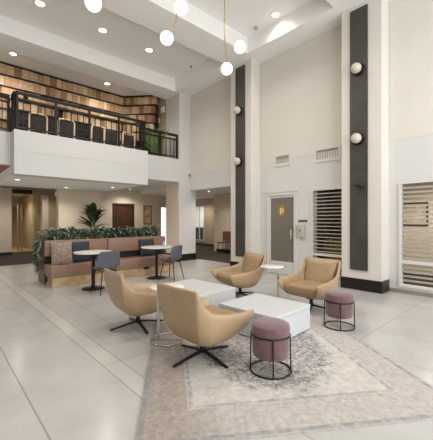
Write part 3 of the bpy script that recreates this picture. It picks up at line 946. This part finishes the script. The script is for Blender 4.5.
def vent(label, y0, y1, z0, z1):
    t = thing('air_vent', label, 'vent', (WX + 0.012, (y0 + y1) / 2, z0), 0, 'air vents on the right wall')
    w_, h_ = y1 - y0, z1 - z0
    bm = bmesh.new(); f = 0.05
    box(bm, -0.03, 0, -w_ / 2, -w_ / 2 + f, 0, h_); box(bm, -0.03, 0, w_ / 2 - f, w_ / 2, 0, h_)
    box(bm, -0.03, 0, -w_ / 2 + f, w_ / 2 - f, 0, f + 0.02); box(bm, -0.03, 0, -w_ / 2 + f, w_ / 2 - f, h_ - f, h_)
    obj('frame', bm, M_white, t)
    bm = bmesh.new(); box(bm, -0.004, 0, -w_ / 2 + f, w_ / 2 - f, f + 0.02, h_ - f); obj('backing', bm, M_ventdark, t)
    bm = bmesh.new(); n = 9
    for k in range(n):
        y = -w_ / 2 + f + (w_ - 2 * f) * (k + 0.5) / n
        box(bm, -0.024, -0.004, y - 0.011, y + 0.011, f + 0.02, h_ - f)
    obj('slat', bm, M_vent, t)
vent('smaller air vent high on the wall above the frosted glass door', 4.52, 5.02, 2.79, 3.10)
vent('larger air vent high on the wall beside the near pilaster', 3.22, 3.86, 2.74, 3.07)

t = thing('wall_dispenser', 'grey wall dispenser right of the frosted glass door', 'dispenser', (WX, 4.19, 0.98))
bm = bmesh.new(); rbox(bm, -0.09, 0, -0.09, 0.09, 0, 0.31, 0.02, 3); obj('housing', bm, M_grey, t, smooth='auto')
bm = bmesh.new(); rbox(bm, -0.097, -0.088, -0.015, 0.03, 0.14, 0.20, 0.003, 1); obj('window', bm, M_ventdark, t)
t = thing('wall_sign', 'small dark blue sign above the grey wall dispenser', 'sign', (WX, 4.18, 1.35))
bm = bmesh.new(); box(bm, -0.008, 0, -0.12, 0.12, 0, 0.055); obj('plate', bm, M_navysign, t)
bm = bmesh.new()
for (a, b) in ((-0.09, -0.05), (-0.02, 0.01), (0.05, 0.09)): box(bm, -0.010, -0.008, a, b, 0.02, 0.036)
obj('mark', bm, M_grey, t)

# things behind the windows
t = thing('office_cabinet', 'brown wooden cabinet behind the striped window between door and pilaster', 'cabinet', (7.62, 3.6, 0))
bm = bmesh.new(); box(bm, -0.2, 0.2, -0.45, 0.45, 0, 0.9); obj('body', bm, M_woodtan, t)
for k in range(3):
    bm = bmesh.new(); box(bm, -0.225, -0.2, -0.42, 0.42, 0.05 + 0.28 * k, 0.30 + 0.28 * k); obj('drawer', bm, M_woodtan, t)
t = thing('office_picture', 'framed picture on the wall seen through the right-hand striped window', 'picture', (9.3, 2.55, 1.25))
bm = bmesh.new()
box(bm, -0.04, 0, -0.35, -0.31, 0, 0.6); box(bm, -0.04, 0, 0.31, 0.35, 0, 0.6); box(bm, -0.04, 0, -0.31, 0.31, 0, 0.04); box(bm, -0.04, 0, -0.31, 0.31, 0.56, 0.6)
obj('frame', bm, M_walnut, t)
bm = bmesh.new(); box(bm, -0.02, 0, -0.31, 0.31, 0.04, 0.56); obj('artwork', bm, mat('pale print', '#cdbfa6', 0.7, col2='#a99a80', nscale=5), t)

# ------------------------------------------------------------------ ceiling lights
def downlight(label, x, y, z, r, power, group, col=(1, 0.93, 0.85), size=0.12, spot=R(150)):
    t = thing('downlight', label, 'ceiling light', (x, y, z), 0, group)
    bm = bmesh.new()
    lathe(bm, [(r * 0.82, 0.0), (r * 1.2, 0.0), (r * 1.2, -0.012), (r * 0.86, -0.016), (r * 0.82, -0.006), (r * 0.82, 0)], 28)
    obj('trim_ring', bm, M_trim, t, smooth='auto')
    bm = bmesh.new(); lathe(bm, [(0, -0.004), (r * 0.82, -0.004), (r * 0.82, -0.009), (0, -0.011)], 24)
    obj('lens', bm, M_lamp, t, smooth='auto')
    if power:
        d = bpy.data.lights.new('downlight_lamp', 'SPOT'); d.energy = power; d.color = col; d.spot_size = spot; d.spot_blend = 0.8; d.shadow_soft_size = size
        l = bpy.data.objects.new('downlight_lamp', d); COL.objects.link(l); l.parent = t; l.location = (0, 0, -0.05)
    return t
G1 = 'downlights in the high ceiling'
downlight('high ceiling downlight, leftmost of the row of three in the bay', 1.76, 7.62, CZ, 0.11, 120, G1)
downlight('high ceiling downlight, middle of the row of three in the bay', 3.16, 7.64, CZ, 0.11, 120, G1)
downlight('high ceiling downlight, rightmost of the row of three in the bay', 4.48, 7.66, CZ, 0.11, 120, G1)
downlight('high ceiling downlight near the top edge of the right wall', 5.85, 4.378, CZ, 0.09, 45, G1)
for k, (x, nm) in enumerate(((1.76, 'left'), (3.16, 'middle'), (4.48, 'right'))):  # rows added out of view to brighten the room, spaced like the visible one
    downlight('unseen added high ceiling downlight in the bay above the lounge chairs, %s of its row' % nm, x, 4.38, CZ, 0.11, 120, G1)
    downlight('unseen added high ceiling downlight in the bay nearest the viewer, %s of its row' % nm, x, 0.95, CZ, 0.11, 90, G1)
G2 = 'downlights over the gallery bookcase'
downlight('gallery ceiling downlight at the left above the bookcase', 1.655, 10.0, 5.93, 0.10, 120, G2)
downlight('gallery ceiling downlight near the bookcase corner', 4.32, 10.08, 5.93, 0.10, 120, G2)
G3 = 'downlights under the gallery'
downlight('downlight deep under the gallery before the left wall end', 1.9, 13.6, 2.69, 0.06, 60, G3)
downlight('added downlight under the gallery before the left corridor mouth', 3.5, 13.9, 2.69, 0.06, 60, G3)  # added to brighten the column at the corridor mouth
downlight('downlight under the gallery above the tall dark plant', 4.3, 9.6, 2.45, 0.07, 60, G3)
downlight('downlight under the gallery at the left above the bench', 1.65, 9.4, 2.45, 0.07, 75, G3)
downlight('downlight under the gallery near the cream wall', 3.2, 10.6, 2.45, 0.07, 75, G3)
downlight('downlight under the gallery above the dark door', 6.1, 12.0, 2.69, 0.06, 75, G3)
downlight('downlight in the passage beyond the wide opening', 7.6, 8.0, 2.55, 0.08, 110, 'passage downlight')
downlight('added downlight inside the left corridor', 2.75, 16.9, 2.62, 0.07, 110, 'added corridor light')  # added in place of a bare lamp, to light the corridor
downlight('downlight by the far passage window', 10.2, 12.6, 2.55, 0.07, 90, 'far passage downlight')
downlight('added downlight in the room behind the right-hand striped window', 8.3, 1.9, 2.55, 0.07, 170, 'added office light')  # added so the room behind the glass is lit
downlight('added downlight in the dim store behind the middle striped window', 7.25, 3.6, 2.55, 0.05, 14, 'added store light')  # added to brighten the wooden cabinet behind the glass
downlight('downlight over the passage where the wall turns', 8.2, 9.4, 2.55, 0.07, 70, 'passage corner downlight')

t = thing('smoke_detector', 'small round smoke detector on the high ceiling near the right wall', 'detector', (5.9, 5.0, CZ))
bm = bmesh.new(); lathe(bm, [(0, 0), (0.06, 0), (0.055, -0.03), (0, -0.035)], 20); obj('cover', bm, M_grey, t, smooth='auto')
t = thing('sprinkler', 'small sprinkler head on the high ceiling of the second bay', 'sprinkler', (5.9, 7.6, CZ))
bm = bmesh.new(); lathe(bm, [(0, 0), (0.035, 0), (0.02, -0.03), (0.03, -0.045), (0, -0.045)], 14); obj('head', bm, M_ventdark, t, smooth='auto')

# pendants: opal globes on brass stems
def pendant(label, top, stem_pts, globes, r):
    t = thing('globe_pendant', label, 'pendant lamp', top, 0, 'opal globe pendants')
    T = Vector(top)
    bm = bmesh.new(); lathe(bm, [(0, 0), (0.06, 0), (0.055, -0.025), (0, -0.03)], 20); obj('canopy', bm, M_brass, t, smooth='auto')
    bm = bmesh.new(); tube(bm, [Vector(p) - T for p in stem_pts], 0.007, 8); obj('stem', bm, M_brass, t, smooth=True)
    for g in globes:
        bm = bmesh.new(); ball(bm, Vector(g) - T, r, 22, 14); obj('globe', bm, M_globe, t, smooth=True)
    return t
pendant('brass-stemmed pendant with two opal globes left of the far pilaster', (3.22, 3.34, CZ), [(3.22, 3.34, CZ), (3.22, 3.34, 4.2), (3.23, 3.33, 3.98), (3.22, 3.30, 3.75), (3.15, 3.22, 3.62)], [(3.30, 3.10, 3.90), (3.15, 3.22, 3.58)], 0.085)
pendant('brass-stemmed pendant with two opal globes near the top of the photo centre', (2.62, 3.70, CZ), [(2.62, 3.70, CZ), (2.62, 3.70, 4.6), (2.62, 3.72, 4.30), (2.58, 3.76, 4.15), (2.51, 3.80, 4.04)], [(2.66, 3.66, 4.46), (2.51, 3.80, 4.02)], 0.095)
pendant('single opal globe pendant left of the other two pendants', (1.73, 4.52, CZ), [(1.73, 4.52, CZ), (1.73, 4.52, 5.2), (1.73, 4.52, 4.56)], [(1.73, 4.52, 4.53)], 0.115)

# ------------------------------------------------------------------ gallery railing
def railing(label, p, q, zb, zt, npost, group='gallery railing sections'):
    p, q = Vector((p[0], p[1], 0)), Vector((q[0], q[1], 0))
    d = q - p; L_ = d.length; rz = math.atan2(d.y, d.x)
    t = thing('railing', label, 'railing', (p.x, p.y, zb), rz, group)
    h = zt - zb
    bm = bmesh.new(); rbox(bm, 0, L_, -0.035, 0.035, h - 0.07, h, 0.01, 2); obj('handrail', bm, M_metal_blk, t)
    bm = bmesh.new(); box(bm, 0, L_, -0.018, 0.018, h - 0.20, h - 0.155); obj('mid_rail', bm, M_metal_blk, t)
    bm = bmesh.new(); box(bm, 0, L_, -0.018, 0.018, 0.06, 0.095); obj('bottom_rail', bm, M_metal_blk, t)
    for k in range(npost):
        x = 0.03 + (L_ - 0.06) * k / (npost - 1)
        bm = bmesh.new(); box(bm, x - 0.025, x + 0.025, -0.025, 0.025, 0, h - 0.05); obj('post', bm, M_metal_blk, t)
    n = int(L_ / 0.15)
    for k in range(1, n):
        x = L_ * k / n
        bm = bmesh.new(); box(bm, x - 0.009, x + 0.009, -0.009, 0.009, 0.095, h - 0.17); obj('baluster', bm, M_metal_blk, t)
    return t
railing('long black gallery railing along the projecting balcony front', (1.43, 8.35), (4.76, 8.35), 3.46, 4.36, 5)
railing('short black railing return at the left end of the balcony', (1.43, 8.72), (1.43, 8.40), 3.46, 4.36, 2)
railing('short black railing return at the right end of the balcony', (4.76, 8.40), (4.76, 8.72), 3.46, 4.36, 2)
railing('black gallery railing at the far left beyond the balcony corner', (-0.9, 8.74), (1.38, 8.74), 3.46, 4.36, 3)
railing('black gallery railing at the right end beside the tall column', (4.82, 8.74), (6.21, 8.74), 3.46, 4.30, 3)

# gallery dining chairs and tables
def make_gchair(label, loc, rz):
    t = thing('dining_chair', label, 'chair', loc, rz, 'cream-framed chairs behind the gallery railing')
    bm = bmesh.new(); rbox(bm, -0.21, 0.21, -0.21, 0.21, 0.43, 0.49, 0.02, 2); obj('seat', bm, M_seatdark, t)
    bm = bmesh.new(); tube(bm, [(-0.23, -0.20, 0.0), (-0.22, -0.20, 0.45), (-0.25, -0.20, 0.86), (-0.255, -0.17, 0.92), (-0.257, 0, 0.935), (-0.255, 0.17, 0.92), (-0.25, 0.20, 0.86), (-0.22, 0.20, 0.45), (-0.23, 0.20, 0.0)], 0.022, 8)
    obj('back_frame', bm, M_cream, t, smooth=True)
    bm = bmesh.new(); rbox(bm, -0.25, -0.225, -0.16, 0.16, 0.55, 0.86, 0.01, 2); obj('back_panel', bm, M_seatdark, t)
    for sy in (1, -1):
        bm = bmesh.new(); rod(bm, (0.2, sy * 0.19, 0), (0.2, sy * 0.19, 0.44), 0.018, seg=8); obj('leg', bm, M_cream, t)
    return t
labs = ['cream-framed dining chair behind the gallery railing, nearest the balcony\'s left end',
        'cream-framed dining chair behind the gallery railing, second from the balcony\'s left end',
        'cream-framed dining chair behind the gallery railing, third from the balcony\'s left end',
        'cream-framed dining chair behind the gallery railing, fourth from the balcony\'s left end',
        'cream-framed dining chair behind the gallery railing, closest to the bookcase corner']
gc = None
for k, (x, y) in enumerate(((2.0, 9.1), (2.68, 9.1), (3.5, 9.1), (3.95, 9.1), (4.5, 9.15))):
    if gc is None: gc = make_gchair(labs[k], (x, y, 3.15), R(92))
    else: dup(gc, (x, y, 3.15), R(90 + (k % 3 - 1) * 8), labs[k])
def gtable(label, loc):
    t = thing('gallery_table', label, 'table', loc, 0, 'dark tables behind the gallery railing')
    bm = bmesh.new(); rbox(bm, -0.62, 0.62, -0.3, 0.3, 0.72, 0.76, 0.008, 2); obj('tabletop', bm, M_seatdark, t)
    for sx in (-1, 1):
        bm = bmesh.new(); rod(bm, (sx * 0.4, 0, 0), (sx * 0.4, 0, 0.72), 0.035, seg=10); obj('leg', bm, M_metal_blk, t)
    return t
g1 = gtable('dark dining table behind the left part of the gallery railing', (2.3, 9.70, 3.15))
dup(g1, (3.95, 9.70, 3.15), 0, 'dark dining table behind the right part of the gallery railing')

t = thing('dark_backdrop', 'added long dark partition behind the gallery dining chairs and tables', 'backdrop', (1.62, 10.34, 3.15))  # invented panel, added to fill in the dark area behind the railing
bm = bmesh.new(); rbox(bm, 0, 2.3, 0, 0.08, 0, 1.36, 0.01, 2); obj('panel', bm, M_seatdark, t)
bm = bmesh.new(); rbox(bm, 0, 2.3, -0.02, 0.10, 1.36, 1.40, 0.01, 2); obj('cap_rail', bm, M_metal_blk, t)
bm = bmesh.new(); rbox(bm, 0, 2.3, -0.14, 0, 0.5, 1.15, 0.03, 2); obj('back_cushion', bm, M_seatdark, t)

t = thing('potted_fern', 'green fern behind the right end of the gallery railing', 'plant', (5.55, 9.15, 3.15))
bm = bmesh.new(); lathe(bm, [(0, 0), (0.15, 0), (0.19, 0.42), (0.17, 0.42), (0.16, 0.38), (0, 0.38)], 24); obj('pot', bm, M_pot, t, smooth='auto')
bm = bmesh.new(); rnd = random.Random(11)
for k in range(60):
    a = rnd.uniform(0, 2 * PI)
    leaf(bm, (0.04 * math.cos(a), 0.04 * math.sin(a), 0.40), (math.cos(a) * 0.6, math.sin(a) * 0.6, rnd.uniform(0.8, 2.4)), rnd.uniform(0.95, 1.45), 0.10, rnd.uniform(0.1, 0.35), 0.3, 6)
obj('foliage', bm, M_fern, t, smooth=True)
t = thing('alarm_box', 'white alarm box high on the tan gallery wall', 'alarm', (6.23, 9.66, 5.28))
bm = bmesh.new(); rbox(bm, -0.06, 0, -0.1, 0.1, 0, 0.22, 0.012, 2); obj('housing', bm, M_white, t)
bm = bmesh.new(); rbox(bm, -0.075, -0.06, -0.05, 0.05, 0.07, 0.17, 0.006, 1); obj('strobe', bm, M_trim, t)
t = thing('wall_switch', 'small cream switch plate on the tan gallery wall', 'switch', (6.23, 9.95, 5.0))
bm = bmesh.new(); rbox(bm, -0.02, 0, -0.05, 0.05, 0, 0.16, 0.006, 1); obj('plate', bm, M_trim, t)
t = thing('security_camera', 'small dome camera at the corner of the tall column', 'camera', (6.655, 8.66, 2.95))
bm = bmesh.new(); ball(bm, (-0.03, -0.05, 0), 0.045, 14, 8); obj('dome', bm, M_ventdark, t, smooth=True)
bm = bmesh.new(); rbox(bm, -0.07, 0.01, -0.03, 0, -0.03, 0.06, 0.006, 1); obj('mount', bm, M_white, t)

# ------------------------------------------------------------------ gallery bookcase and its books
SH = [5.92 - 0.325 * k for k in range(9)]
t = thing('bookcase', 'wall-to-wall dark bookcase behind the gallery, turning the corner', 'bookcase', (0, 10.97, 3.15))
M_shelf = mat('dark shelf timber', '#2e2118', 0.5)
for k in range(9):
    bm = bmesh.new(); box(bm, 0.6, 5.30, -0.27, 0, SH[k] - 3.15 - 0.025, SH[k] - 3.15)
    obj('shelf', bm, M_shelf, t)
bm = bmesh.new(); box(bm, 0.56, 0.6, -0.27, 0, 0, 2.77); obj('side_panel', bm, M_shelf, t)
bm = bmesh.new(); box(bm, 0.6, 5.3, -0.015, 0, 0, 2.735); obj('back_panel', bm, M_shelf, t)
c0 = Vector((5.22, 10.84, 0)); c1 = Vector((6.10, 9.86, 0))
dv = (c1 - c0); LD = dv.length; dang = math.atan2(dv.y, dv.x)
t2 = thing('bookcase', 'angled dark bookcase section across the gallery corner', 'bookcase', (c0.x, c0.y, 3.15), dang)
for k in range(9):
    bm = bmesh.new(); box(bm, 0, LD, -0.12, 0.15, SH[k] - 3.15 - 0.025, SH[k] - 3.15)
    obj('shelf', bm, M_shelf, t2)
bm = bmesh.new(); box(bm, 0, LD, 0.135, 0.15, 0, 2.735); obj('back_panel', bm, M_shelf, t2)

BOOKC = ['#c9a67e', '#bd9468', '#d6bb95', '#ccab87', '#b08560', '#dcc5a3', '#c49c72', '#94694a', '#d2b088']
BM = [mat('aged spine %d' % i, c, 0.7, noise=0.25, nscale=11) for i, c in enumerate(BOOKC)]
protos = {}
def make_book(mi, wd, ht):
    key = (mi, round(wd, 3), round(ht, 3))
    if key in protos: return None, protos[key]
    bm = bmesh.new(); rbox(bm, -wd / 2, wd / 2, 0, 0.2, 0, ht, 0.006, 1)
    box(bm, -wd / 2 + 0.002, wd / 2 - 0.002, -0.002, 0.0, ht * 0.78, ht * 0.82)
    o = obj('book', bm, BM[mi]); tag(o, 'x', 'book', 'books in the gallery bookcases')
    protos[key] = o
    return o, o
rb = random.Random(3)
nb = 0
def book_at(loc, rz, mi, wd, ht, lab):
    global nb
    new, src = make_book(mi, wd, ht)
    o = new or src.copy()
    if not new: COL.objects.link(o)
    o.location = loc; o.rotation_euler = (0, 0, rz); o['label'] = lab
    nb += 1
WID = [0.10, 0.13, 0.16, 0.19]
for k in range(1, 9):
    x = 1.30
    while x < 5.15:
        wd = rb.choice(WID); ht = rb.choice((0.275, 0.285, 0.292))
        if rb.random() > 0.04 and nb < 288:
            book_at((x + wd / 2, 10.74, SH[k]), 0, rb.randrange(len(BM)), wd - 0.004, ht, 'aged tan-spined volume packed on the long gallery bookcase')
        x += wd
for k in range(1, 6):
    s = 0.05
    while s < LD - 0.15:
        wd = rb.choice(WID[:3]); ht = rb.choice((0.275, 0.285, 0.292))
        if nb < 298:
            p = c0 + dv.normalized() * (s + wd / 2)
            nrm = Vector((dv.y, -dv.x, 0)).normalized()
            p = p + nrm * 0.08
            book_at((p.x, p.y, SH[k]), dang, rb.randrange(len(BM)), wd - 0.004, ht, 'aged tan-spined volume on the angled corner bookcase')
        s += wd
